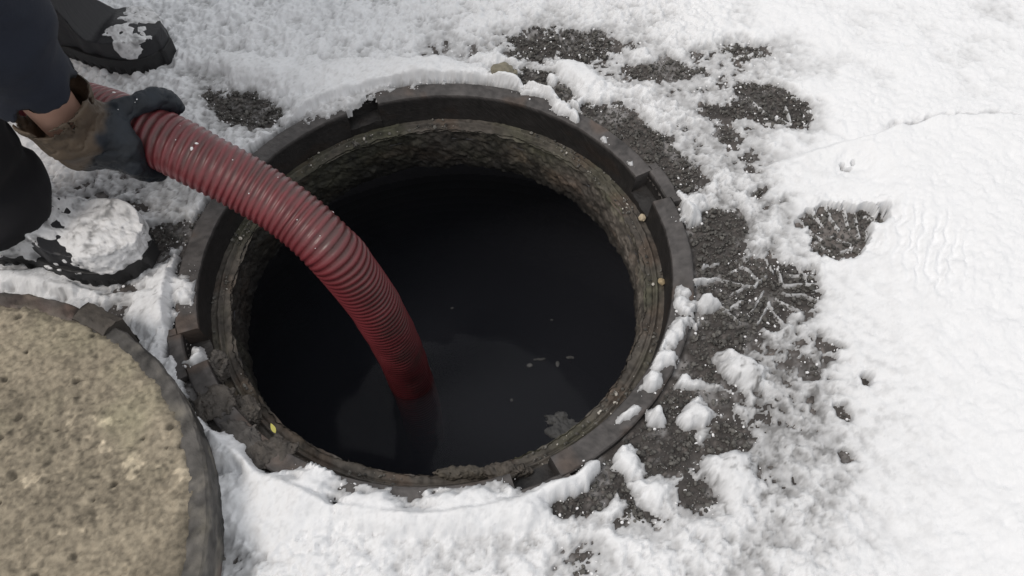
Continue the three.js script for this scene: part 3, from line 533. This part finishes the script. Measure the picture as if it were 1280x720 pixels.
// ---------------------------------------------------------------- the worker
const chainSpots = [];
{
  const person = thing('person', 'worker in dark navy jacket and black trousers bending over, gripping the red hose', 'person');
  const J = {
    hipR: V(-1.02, 0.76, -0.2), hipL: V(-1.02, 0.76, -0.42), kneeR: V(-0.69, 0.49, -0.1), kneeL: V(-0.76, 0.49, -0.5), ankR: V(-0.655, 0.1, -0.055), ankL: V(-0.755, 0.1, -0.545),
    pelvis: V(-1.03, 0.79, -0.31), waist: V(-0.9, 0.86, -0.31), chest: V(-0.72, 0.87, -0.3), shR: V(-0.62, 0.79, -0.12), shL: V(-0.62, 0.83, -0.48), neck: V(-0.54, 0.87, -0.3), head: V(-0.41, 0.87, -0.29),
    elbL: V(-0.73, 0.58, -0.62), wrL: V(-0.72, 0.555, -0.53),
  };
  const wr = at(80, 151, 0.262), elb = at(-52, -12, 0.47);
  J.wrR = wr; J.elbR = elb;
  // body: one continuous surface, smaller than the clothes, with a modelled head
  const hd = J.head, fwd = V(0.78, -0.62, 0.05).normalize(), upv = V(0.62, 0.78, 0).normalize(), sid = V().crossVectors(fwd, upv).normalize();
  const headSdf = (x, y, z) => {
    const dx = x - hd.x, dy = y - hd.y, dz = z - hd.z, f = dx * fwd.x + dy * fwd.y + dz * fwd.z, u = dx * upv.x + dy * upv.y + dz * upv.z, s = Math.abs(dx * sid.x + dy * sid.y + dz * sid.z);
    let d = ell(f, u, s, V(-0.012, 0.035, 0), 0.092, 0.082, 0.074);                       // skull
    d = smin(d, ell(f, u, s, V(0.025, -0.035, 0), 0.066, 0.08, 0.058), 0.03);                // face and jaw
    d = smin(d, ell(f, u, s, V(0.07, -0.095, 0), 0.02, 0.018, 0.024), 0.025);                // chin
    d = smin(d, cap(f, u, s, V(0.088, 0.012, 0), V(0.108, -0.03, 0), 0.008, 0.013), 0.012);  // nose
    d = smin(d, cap(f, u, s, V(0.08, 0.024, 0.008), V(0.07, 0.024, 0.045), 0.01, 0.008), 0.012); // brow
    d = -smin(-d, ell(f, u, s, V(0.095, 0.004, 0.031), 0.016, 0.012, 0.016), 0.008);          // eye sockets
    d = smin(d, cap(f, u, s, V(0.086, -0.056, 0), V(0.078, -0.058, 0.02), 0.007, 0.004), 0.004); // lips
    d = smin(d, cap(f, u, s, V(0.086, -0.066, 0), V(0.078, -0.064, 0.018), 0.007, 0.004), 0.004);
    d = smin(d, ell(f, u, s, V(-0.008, -0.008, 0.079), 0.018, 0.03, 0.009), 0.006);          // ears
    return d;
  };
  const limb = (s) => { const c = cap; return 0; };
  const bodySdf = (x, y, z) => {
    let d = cap(x, y, z, J.pelvis, J.waist, 0.1, 0.1);
    d = smin(d, cap(x, y, z, J.waist, J.chest, 0.1, 0.12), 0.06);
    d = smin(d, cap(x, y, z, J.shR, J.shL, 0.055, 0.055), 0.06);
    d = smin(d, cap(x, y, z, J.chest, J.neck, 0.09, 0.055), 0.05);
    d = smin(d, cap(x, y, z, J.neck, hd, 0.052, 0.05), 0.03);
    for (const q of ['R', 'L']) {
      d = smin(d, cap(x, y, z, J['hip' + q], J['knee' + q], 0.08, 0.052), 0.05);
      d = smin(d, cap(x, y, z, J['knee' + q], J['ank' + q], 0.052, 0.036), 0.02);
      d = smin(d, cap(x, y, z, J['sh' + q], J['elb' + q], 0.048, 0.038), 0.03);
      d = smin(d, cap(x, y, z, J['elb' + q], J['wr' + q], 0.039, 0.0285), 0.02);
    }
    return smin(d, headSdf(x, y, z), 0.02);
  };
  const all = Object.values(J);
  mesh('body', nets(bodySdf, ...bounds(all, 0.16), 0.0095), M.skin, person);
  // eyes
  for (const s of [-1, 1]) {
    const e = hd.clone().addScaledVector(fwd, 0.079).addScaledVector(upv, 0.004).addScaledVector(sid, s * 0.031);
    const eye = mesh('eye', new THREE.SphereGeometry(0.0115, 20, 14).translate(e.x, e.y, e.z), std(rgb(0.7, 0.68, 0.65), 0.3), person);
    const p = e.clone().addScaledVector(fwd, 0.0085); mesh('iris', new THREE.SphereGeometry(0.0052, 14, 10).translate(p.x, p.y, p.z), std(rgb(0.03, 0.025, 0.02), 0.25), eye);
  }
  mesh('knit_hat', nets((x, y, z) => {
    const dx = x - hd.x, dy = y - hd.y, dz = z - hd.z, f = dx * fwd.x + dy * fwd.y + dz * fwd.z, u = dx * upv.x + dy * upv.y + dz * upv.z, s = dx * sid.x + dy * sid.y + dz * sid.z;
    let d = ell(f, u, s, V(-0.012, 0.045, 0), 0.103, 0.092, 0.086); d = Math.max(d, 0.028 - u - f * 0.05);
    return smin(d, Math.max(Math.abs(ell(f, u, s, V(-0.01, 0.04, 0), 0.106, 0.095, 0.089)) - 0.004, Math.abs(u - 0.045 + f * 0.05) - 0.022), 0.006);
  }, ...bounds([hd], 0.17), 0.005), M.hat, person);
  // jacket with folds
  const fold = (x, y, z, a) => a * fbm(x * 14, y * 20, z * 14, 3) + a * 0.5 * Math.sin(26 * (x * 0.7 + y * 1.6 + z * 0.5) + 4 * fbm(x * 7, y * 7, z * 7, 2));
  const cuffEnd = wr.clone().lerp(elb, 0.3);
  const jacketSdf = (x, y, z) => {
    let d = cap(x, y, z, J.pelvis, J.waist, 0.155, 0.15);
    d = smin(d, cap(x, y, z, J.waist, J.chest, 0.145, 0.155), 0.06);
    d = smin(d, cap(x, y, z, J.shR, J.shL, 0.088, 0.088), 0.07);
    d = smin(d, cap(x, y, z, J.chest, J.neck, 0.12, 0.082), 0.05);
    d = smin(d, cap(x, y, z, J.shR, J.elbR, 0.085, 0.074), 0.05);
    d = smin(d, cap(x, y, z, J.elbR, cuffEnd, 0.073, 0.057), 0.03);
    d = smin(d, cap(x, y, z, J.shL, J.elbL, 0.085, 0.07), 0.05);
    d = smin(d, cap(x, y, z, J.elbL, J.wrL, 0.068, 0.05), 0.03);
    d += fold(x, y, z, 0.010);
    const cut = (x - cuffEnd.x) * (wr.x - elb.x) + (y - cuffEnd.y) * (wr.y - elb.y) + (z - cuffEnd.z) * (wr.z - elb.z);
    const near = Math.hypot(x - wr.x, y - wr.y, z - wr.z) < 0.14;
    if (near) d = Math.max(d, cut / wr.distanceTo(elb) - 0.004);
    const hem = (x - J.pelvis.x) * 0.87 + (y - J.pelvis.y) * 0.48; d = Math.max(d, -hem - 0.09);
    const px = (x - J.neck.x) * 0.98 + (y - J.neck.y) * 0.1; if (Math.hypot(x - J.neck.x, y - J.neck.y, z - J.neck.z) < 0.2) d = Math.max(d, px - 0.045);
    if (near) { const inner = cap(x, y, z, cuffEnd, wr, 0.047, 0.047); d = Math.max(d, -inner); }
    return d;
  };
  mesh('jacket', nets(jacketSdf, ...bounds([J.pelvis, J.chest, J.shR, J.shL, elb, wr, J.elbL, J.wrL, J.neck], 0.2), 0.0085), M.jacket, person);
  mesh('trousers', nets((x, y, z) => {
    let d = cap(x, y, z, J.hipR, J.hipL, 0.135, 0.135);
    for (const q of ['R', 'L']) {
      d = smin(d, cap(x, y, z, J['hip' + q], J['knee' + q], 0.118, 0.09), 0.05);
      d = smin(d, cap(x, y, z, J['knee' + q], J['ank' + q], 0.088, 0.084), 0.03);
    }
    d += fold(x, y, z, 0.007) + 0.006 * Math.sin(60 * y + 5 * fbm(x * 9, y * 9, z * 9, 2)) * sstep(0.3, 0.1, y);
    return Math.max(d, 0.07 - y + 0.008 * fbm(x * 15, 2, z * 15, 2));
  }, ...bounds([J.hipR, J.hipL, J.kneeR, J.kneeL, V(-0.66, 0.04, -0.05), V(-0.76, 0.04, -0.55)], 0.17), 0.0085), M.trouser, person);
  // boots
  const boot = (heel, toe, snowy) => { // snowy: how much snow sticks to it
    const ax = V().subVectors(toe, heel).setY(0), len = ax.length(); ax.normalize(); const sd = V(-ax.z, 0, ax.x);
    const loc = (x, y, z) => [(x - heel.x) * ax.x + (z - heel.z) * ax.z, y - heel.y, (x - heel.x) * sd.x + (z - heel.z) * sd.z];
    const half = f => { const q = clamp(f / len); return mix(0.036, 0.052, sstep(0.3, 0.72, q)) * Math.sqrt(clamp(1 - Math.max(0, (q - 0.74) / 0.26) ** 2.4)) * Math.sqrt(clamp(1 - Math.max(0, (0.16 - q) / 0.16) ** 2.2)) - 0.004 * Math.exp(-(((q - 0.42) / 0.12) ** 2)); };
    const outline = (f, s, grow) => { const h = half(clamp(f, 0.002, len - 0.002)); return Math.hypot(Math.max(0, Math.abs(s) - h), Math.max(0, -f, f - len)) + Math.max(-0.02, Math.min(0, Math.max(Math.abs(s) - h, -f, f - len))) - grow; };
    const soleS = (x, y, z) => {
      const [f, u, s] = loc(x, y, z); const o = outline(f, s, 0.006); const tread = 0.0035 * (Math.sin(f * 330) > 0 ? 1 : 0) * sstep(0.02, 0.008, u);
      return Math.max(o + tread, Math.abs(u - 0.016) - 0.016 + (f > 0.07 && f < 0.1 && u < 0.012 ? 0.006 : 0)) - 0.0015;
    };
    const upperS = (x, y, z) => {
      const [f, u, s] = loc(x, y, z); const q = f / len;
      const hgtF = mix(0.17, 0.062, sstep(0.3, 0.62, q)) + 0.006 * Math.exp(-(((q - 0.86) / 0.1) ** 2));
      let d = Math.max(outline(f, s * (1 + 1.6 * Math.max(0, u - 0.05)), 0.001), u - hgtF);
      d = smin(d, cap(f, u, s, V(0.068, 0.04, 0), V(0.075, 0.2, 0), 0.046, 0.052), 0.03);
      const toeB = ell(f, u, s, V(len - 0.06, 0.034, 0), 0.058, 0.036, 0.05); d = smin(d, toeB, 0.012);
      d += 0.0025 * Math.sin(f * 140) * sstep(0.35, 0.5, q) * sstep(0.75, 0.6, q);
      return Math.max(d, 0.024 - u);
    };
    const g = new THREE.Group(); g.name = 'boot'; person.add(g);
    const [lo, hi] = bounds([heel, toe, heel.clone().setY(0.22)], 0.09);
    mesh('upper', nets(upperS, lo, hi, 0.004), M.bootLeather, g);
    mesh('sole', nets(soleS, lo, hi, 0.0032), M.rubber, g);
    if (snowy) {
      const sn = nets((x, y, z) => {
        const [f, u, s] = loc(x, y, z); const d = Math.min(upperS(x, y, z), Math.max(soleS(x, y, z), 0.002));
        const m = snowy + 0.7 * fbm(x * 38, y * 38, z * 38, 4, 0.6) + 0.6 * fbm(f * 24, s * 80, 3, 4, 0.6) + 0.4 * fbm(x * 130, y * 130, z * 130, 3, 0.7) + 0.55 * sstep(len - 0.12, len - 0.05, f) * sstep(0.05, 0.075, u + 0.4 * Math.abs(s)) - 0.75 * sstep(0.034, 0.022, u) - 0.5 * Math.exp(-(((f - len + 0.1) / 0.03) ** 2 + ((s - 0.045) / 0.02) ** 2)) - 0.35 * sstep(0.1, 0.14, u) - 0.35 * Math.exp(-(((f - len + 0.15) / 0.04) ** 2)) * sstep(-0.1, 0.3, fbm(x * 60, y * 20, z * 90, 3));
        return d - 0.0075 * clamp(m, -0.5, 1) - 0.0015 * fbm(x * 150, y * 150, z * 150, 2);
      }, lo, hi, 0.0036);
      paint(sn, (x, y, z) => { const k = 0.78 - 0.5 * sstep(-0.05, 0.5, fbm(x * 70, y * 70, z * 70, 4, 0.65)); return [k, k, k * 1.01]; });
      mesh('snow_crust', sn, M.snow, g).userData = { label: 'snow frozen onto the boot' };
    }
  };
  const hr = at(28, 283, 0.01), tr = at(186, 317, 0.01);
  boot(V(tr.x - 0.288, -0.006, tr.z - 0.045), V(tr.x, -0.006, tr.z), 0.36);
  const tl = at(212, 69, 0.0);
  boot(V(tl.x - 0.29, -0.006, tl.z - 0.06), V(tl.x, -0.006, tl.z), -0.35);

  // gloves: the right one closes round the hose, thumb over the top, fingers underneath
  const L = hoseCurve.getLength(), uH = (() => { let best = 0, bd = 9; const q = at(190, 170, 0.18); for (let i = 0; i <= 2000; i++) { const d = hoseCurve.getPointAt(i / 2000).distanceTo(q); if (d < bd) { bd = d; best = i / 2000; } } return best; })();
  const O = hoseCurve.getPointAt(uH), T = hoseCurve.getTangentAt(uH), toCam = camera.position.clone().sub(O).normalize();
  const U = toCam.clone().addScaledVector(T, -toCam.dot(T)).normalize(), Dn = V().crossVectors(T, U).normalize();   // Dn: across the hose
  if (Dn.dot(V(0, -1, 0.3)) < 0) Dn.negate();
  const on = (s, deg, rho) => { const u = clamp(uH + s / L), p = hoseCurve.getPointAt(u), a = deg * D2R; return p.addScaledVector(U, rho * Math.cos(a)).addScaledVector(Dn, rho * Math.sin(a)); };
  const rg = HR + 0.010;
  const chains = [];
  const chain = (pts, radii) => chains.push([pts, radii]);
  [[0.012, 0.0135, 215], [-0.012, 0.0135, 225], [-0.037, 0.013, 222], [-0.06, 0.012, 200]].forEach(([s, r, end], i) => {
    const pts = [], rad = []; for (let k = 0; k <= 8; k++) { const d = mix(38, end, k / 8); pts.push(on(s - 0.004 * k / 8, d, rg + (k % 3 === 1 ? 0.003 : 0))); rad.push(r * (1 + (k % 3 === 1 ? 0.1 : 0)) * mix(1.08, 0.88, k / 8)); }
    chain(pts, rad);
  });
  { const pts = [], rad = []; [[-0.034, 12, 0.007, 0.02], [-0.02, -14, 0.005, 0.0185], [-0.009, -38, 0.003, 0.016], [-0.001, -60, 0.004, 0.0165], [0.004, -82, 0.002, 0.0155], [0.006, -104, 0, 0.013]].forEach(([s, d, e, r]) => { pts.push(on(s, d, rg + e)); rad.push(r); }); chain(pts, rad); }
  const palm = [on(0.006, 30, rg + 0.005), on(-0.07, 52, rg + 0.01), on(-0.02, 2, rg + 0.007), on(-0.085, 18, rg + 0.014), on(0.004, 56, rg + 0.004)];
  for (const [p, r] of [chains[0], chains[4]]) for (let i = 0; i < p.length && i < 6; i++) chainSpots.push([p[i], r[i]]);
  const gloveEnd = wr.clone().lerp(elb, 0.1);
  const wd = elb.clone().sub(wr).normalize();
  const wristG = wr.clone().addScaledVector(wd, -0.01);
  const gloveSdf = (x, y, z) => {
    let d = cap(x, y, z, palm[0], palm[1], 0.021, 0.027);
    d = smin(d, cap(x, y, z, palm[2], palm[3], 0.02, 0.026), 0.02);
    d = smin(d, cap(x, y, z, palm[4], palm[1], 0.016, 0.018), 0.018);
    d = smin(d, cap(x, y, z, palm[3], wristG, 0.032, 0.04), 0.03);
    d = smin(d, cap(x, y, z, palm[1], wristG, 0.03, 0.038), 0.03);
    for (const [p, r] of chains) { let c = 9; for (let i = 0; i < p.length - 1; i++) c = Math.min(c, cap(x, y, z, p[i], p[i + 1], r[i], r[i + 1])); d = smin(d, c, 0.0045); }
    // flared open cuff
    const t = (x - wristG.x) * wd.x + (y - wristG.y) * wd.y + (z - wristG.z) * wd.z;
    const q = Math.hypot(x - wristG.x - t * wd.x, y - wristG.y - t * wd.y, z - wristG.z - t * wd.z);
    const cuffR = mix(0.039, 0.054, sstep(-0.01, 0.05, t));
    d = smin(d, Math.max(Math.abs(q - cuffR + 0.002) - 0.0028, -t - 0.012, t - 0.048), 0.008);
    if (t > -0.004) d = Math.max(d, -(Math.max(q - cuffR + 0.006, -t - 0.004)));
    const cr = 1 - Math.abs(fbm(x * 34 + 0.5 * Math.sin(y * 40), y * 34, z * 34, 3, 0.55)) * 2.2; return d + 0.0022 * fbm(x * 60, y * 60, z * 60, 3) + 0.0026 * Math.max(0, cr) ** 3 + 0.0018 * Math.sin(150 * (t + 0.2 * q)) * sstep(-0.05, -0.02, t) * sstep(0.06, 0.02, t) * 0.6;
  };
  const gg = nets(gloveSdf, ...bounds([wr, gloveEnd, ...palm, ...chains.flatMap(c => c[0])], 0.06), 0.003);
  const kd = on(0, 25, rg).sub(wristG).normalize(), split = wristG.clone().lerp(on(0, 25, rg), 0.5);
  paint(gg, (x, y, z) => {
    const s = (x - split.x) * kd.x + (y - split.y) * kd.y + (z - split.z) * kd.z, t = sstep(-0.006, 0.008, s + 0.012 * fbm(x * 40, y * 40, z * 40, 3)), n = (1 + 0.6 * fbm(x * 45, y * 45, z * 45, 4)) * (1 - 0.5 * sstep(0.1, 0.5, fbm(x * 25, y * 25, z * 25 + 4, 4)));
    return [n * mix(0.084, 0.0115, t), n * mix(0.061, 0.0165, t), n * mix(0.041, 0.024, t)];
  });
  const gl = mesh('glove', gg, M.gloveVC, person); gl.userData = { label: 'glove dipped dark blue over the fingers, khaki at the cuff' };
  // left glove, resting on the left knee
  const kc = J.kneeL.clone().add(V(0.02, 0.1, 0.01)), ch2 = [], w2 = J.wrL;
  for (let i = 0; i < 4; i++) { const b = kc.clone().add(V(0.02, 0.004, -0.03 + i * 0.021)), m = b.clone().add(V(0.04, -0.014, 0)), e = m.clone().add(V(0.022, -0.03, 0)); ch2.push([[b, m, e], [0.0115, 0.0105, 0.0095]]); }
  ch2.push([[kc.clone().add(V(-0.01, 0, 0.03)), kc.clone().add(V(0.02, -0.014, 0.06)), kc.clone().add(V(0.045, -0.04, 0.07))], [0.014, 0.012, 0.0105]]);
  const g2 = nets((x, y, z) => {
    let d = cap(x, y, z, kc.clone().add(V(0.01, 0, -0.015)), kc.clone().add(V(0.01, 0, 0.02)), 0.024, 0.024); d = smin(d, cap(x, y, z, kc, w2, 0.03, 0.033), 0.02);
    for (const [p, r] of ch2) { let c = 9; for (let i = 0; i < p.length - 1; i++) c = Math.min(c, cap(x, y, z, p[i], p[i + 1], r[i], r[i + 1])); d = smin(d, c, 0.007); }
    return d;
  }, ...bounds([kc, w2], 0.12), 0.004);
  paint(g2, () => [0.0125, 0.018, 0.026]); mesh('glove', g2, M.gloveVC, person);
  shadows(person);
}

// ---------------------------------------------------------------- loose stones, clods, scraps
function lump(c, rx, ry, rz, k, amp, cell, color) {
  const s = rr(0, 50);
  const g = nets((x, y, z) => ell(x, y, z, c, rx, ry, rz) + amp * fbm(x * k + s, y * k, z * k, 4, 0.65), V(c.x - rx * 1.6, c.y - ry * 1.6, c.z - rz * 1.6), V(c.x + rx * 1.6, c.y + ry * 1.6, c.z + rz * 1.6), cell);
  return paint(g, color);
}
const put = (name, geo, mat, label, cat, group) => tag(mesh(name, geo, mat), label, cat, group);
put('pebble', lump(at(630, 90, 0.008), 0.022, 0.014, 0.016, 60, 0.007, 0.0022, stoneCol(0.22, 0.2, 0.15)), M.dirtVC, 'yellowish stone among the slush just beyond the top of the frame', 'stone');
put('pebble', lump(at(803, 272, -0.046), 0.0075, 0.005, 0.006, 120, 0.002, 0.0012, stoneCol(0.5, 0.42, 0.3)), M.dirtVC, 'small pale stone on the ledge below the right notch', 'stone');
put('pebble', lump(at(827, 352, -0.046), 0.0055, 0.004, 0.006, 120, 0.002, 0.0012, stoneCol(0.42, 0.33, 0.2)), M.dirtVC, 'tiny tan stone on the right side of the ledge', 'stone');
put('mud_clod', lump(at(632, 590, -0.035), 0.03, 0.016, 0.014, 70, 0.008, 0.0018, stoneCol(0.07, 0.06, 0.05, 0.6)), M.dirtVC, 'grey clod of mud over the near notch of the frame', 'mud');
put('mud_clod', lump(at(578, 591, -0.045), 0.04, 0.009, 0.009, 80, 0.006, 0.0018, stoneCol(0.075, 0.065, 0.052, 0.6)), M.dirtVC, 'low crust of mud along the near inner lip of the hole', 'mud');
put('mud_clod', lump(at(262, 464, -0.03), 0.028, 0.02, 0.028, 55, 0.014, 0.0022, stoneCol(0.085, 0.076, 0.068, 0.6)), M.dirtVC, 'brown clod of mud on the frame beside the cover', 'mud');
put('mud_clod', lump(at(300, 520, -0.03), 0.032, 0.02, 0.03, 60, 0.012, 0.002, stoneCol(0.08, 0.07, 0.06, 0.6)), M.dirtVC, 'broken heap of mud across the lower left of the frame', 'mud');
put('mud_clod', lump(at(268, 505, -0.002), 0.032, 0.009, 0.03, 60, 0.007, 0.002, stoneCol(0.075, 0.066, 0.058, 0.6)), M.dirtVC, 'flat patch of mud over the rim just right of the cover', 'mud');
put('mud_clod', lump(at(335, 566, -0.003), 0.032, 0.008, 0.022, 60, 0.007, 0.002, stoneCol(0.072, 0.063, 0.055, 0.6)), M.dirtVC, 'flat patch of mud on the rim above the big bottom snow heap', 'mud');
put('mud_clod', lump(at(298, 548, -0.002), 0.03, 0.01, 0.03, 60, 0.007, 0.002, stoneCol(0.085, 0.078, 0.072, 0.6)), M.dirtVC, 'small grey patch of mud left of the yellow leaf', 'mud');
{ // small yellow leaf
  const p = at(343, 538, -0.01); const sh = new THREE.Shape(); sh.moveTo(0, -0.007); sh.quadraticCurveTo(0.006, -0.001, 0, 0.008); sh.quadraticCurveTo(-0.006, -0.001, 0, -0.007);
  const g = new THREE.ExtrudeGeometry(sh, { depth: 0.0006, bevelEnabled: false, curveSegments: 8 }).rotateX(-1.1).rotateY(0.5).translate(p.x, p.y + 0.006, p.z);
  put('leaf', g, std(rgb(0.5, 0.46, 0.12), 0.7), 'small yellow leaf stuck in mud at the lower left of the hole', 'leaf');
}
for (const [px, py, a, b, l] of [[662, 457, 0.006, 0.004, 'pale speck of scum floating on the dark water near the middle'], [697, 455, 0.0035, 0.006, 'thin scrap floating on the dark water towards the right'], [498, 467, 0.006, 0.004, 'pale scrap floating against the left of the hose'], [538, 463, 0.003, 0.006, 'tiny pale scrap floating against the right of the hose']]) {
  put('floating_scrap', lump(at(px, py, WATER_Y + 0.001), a, 0.0022, b, 150, 0.0015, 0.0009, stoneCol(0.1, 0.1, 0.1)), M.dirtVC, l, 'debris');
}
for (const [px, py, a, b, l] of [[676, 449, 0.012, 0.003, 'thin streak of scum floating behind the pale speck'], [712, 447, 0.008, 0.003, 'faint scum streak floating near the right neck wall'], [640, 500, 0.003, 0.003, 'tiny dot of scum floating low in the middle of the hole'], [690, 400, 0.004, 0.002, 'tiny dot of scum floating high on the right water'], [565, 385, 0.004, 0.002, 'tiny dot of scum floating right of the red hose']])
  put('floating_scrap', lump(at(px, py, WATER_Y + 0.001), a, 0.0018, b, 200, 0.0016, 0.0008, stoneCol(0.07, 0.07, 0.07)), M.dirtVC, l, 'debris');
put('grey_flake', lump(at(702, 532, WATER_Y * 0.4), 0.03, 0.004, 0.02, 60, 0.006, 0.002, stoneCol(0.06, 0.06, 0.06)), M.dirtVC, 'thin grey flake at the near right of the neck', 'concrete flake');  // small flat grey piece below the neck
{ // grit, crumbs of snow
  const ge = new THREE.IcosahedronGeometry(1, 0), mt = new THREE.Matrix4(), q = new THREE.Quaternion(), add = (name, label, cat, n, place, mat, col) => {
    const im = new THREE.InstancedMesh(ge, mat, n); let k = 0, guard = 0;
    while (k < n && guard++ < n * 40) {
      const p = place(); if (!p) continue; const s = p[1]; q.setFromEuler(new THREE.Euler(rr(0, 6), rr(0, 6), rr(0, 6)));
      mt.compose(p[0], q, V(s * rr(0.7, 1.3), s * rr(0.5, 0.9), s * rr(0.7, 1.3))); im.setMatrixAt(k, mt); im.setColorAt(k, col()); k++;
    }
    im.count = k; im.name = name; im.castShadow = im.receiveShadow = true; im.userData = { label, category: cat, kind: 'stuff' }; scene.add(im);
  };
  add('gravel', 'fine gravel and grit on the bare wet ground around the frame', 'gravel', 7000, () => { const x = rr(-0.7, 0.9), z = rr(-0.8, 0.6), r = Math.hypot(x, z); if (r < R_OUT + 0.008) return null; if (coverage(x, z) > -0.02) return null; return [V(x, GROUND_Y + 0.001, z), 0.0011 + 0.0032 * rnd() ** 4]; }, std(rgb(1, 1, 1), 0.8), () => { const k = rr(0.04, 0.14); return rgb(k * 1.05, k, k * 0.92); });
  const white = std(rgb(0.85, 0.85, 0.86), 0.95);
  add('snow_crumbs', 'crumbs of snow scattered over bare ground and iron rim', 'snow', 2400, () => { const x = rr(-0.7, 0.9), z = rr(-0.8, 0.6), r = Math.hypot(x, z); if (r < R_IN + 0.006) return null; const c = coverage(x, z); if (c > 0.35 || c < -0.45 || (r < R_OUT && rnd() < 0.5)) return null; return [V(x, baseY(x, z) + 0.001, z), 0.0005 + 0.0022 * rnd() ** 5]; }, white, () => rgb(1, 1, 1));
  add('ledge_grit', 'grit and snow specks caught on the ledge inside the frame', 'grit', 1100, () => { const t = rr(0, 6.283), r = rr(0.328, 0.353); if (noise(t * 7, r * 90, 4) < 0.05) return null; return [V(r * Math.cos(t), -0.05, r * Math.sin(t)), 0.0004 + 0.003 * rnd() ** 5]; }, std(rgb(1, 1, 1), 0.85), () => { const k = rnd() < 0.12 ? 0.55 : rr(0.05, 0.2); return rgb(k, k * 0.95, k * 0.86); });
  add('glove_specks', 'white specks of snow and painted wet glints on the dark glove', 'snow', 16, () => { const c = chainSpots[Math.floor(rnd() * chainSpots.length)]; const o = camera.position.clone().sub(c[0]).normalize().add(V(rr(-0.4, 0.4), rr(0, 0.6), rr(-0.4, 0.4))).normalize(); return [c[0].clone().addScaledVector(o, c[1] * 0.98), 0.0008 + 0.0026 * rnd() ** 2]; }, white, () => rgb(1, 1, 1));  // white bits stand for snow and for wet highlights on the knuckles
  const Lh = hoseCurve.getLength();
  add('hose_crumbs', 'snow crumbs sticking to the top of the red hose', 'snow', 46, () => { const u = rr(0.67, 0.86), p = hoseCurve.getPointAt(u), t = hoseCurve.getTangentAt(u), up = V(0, 1, 0).addScaledVector(t, -t.y).normalize(), s = V().crossVectors(t, up), a = rr(-1, 0.9); return [p.addScaledVector(up, (HR - 0.001) * Math.cos(a)).addScaledVector(s, (HR - 0.001) * Math.sin(a)), 0.0008 + 0.003 * rnd() ** 3]; }, white, () => rgb(1, 1, 1));
}

// ---------------------------------------------------------------- render
const renderer = new THREE.WebGLRenderer({ antialias: true });
renderer.setSize(W, H);
renderer.toneMapping = THREE.LinearToneMapping;
renderer.toneMappingExposure = EXPOSURE;
renderer.shadowMap.enabled = true; renderer.shadowMap.type = THREE.PCFSoftShadowMap;
renderer.render(scene, camera);
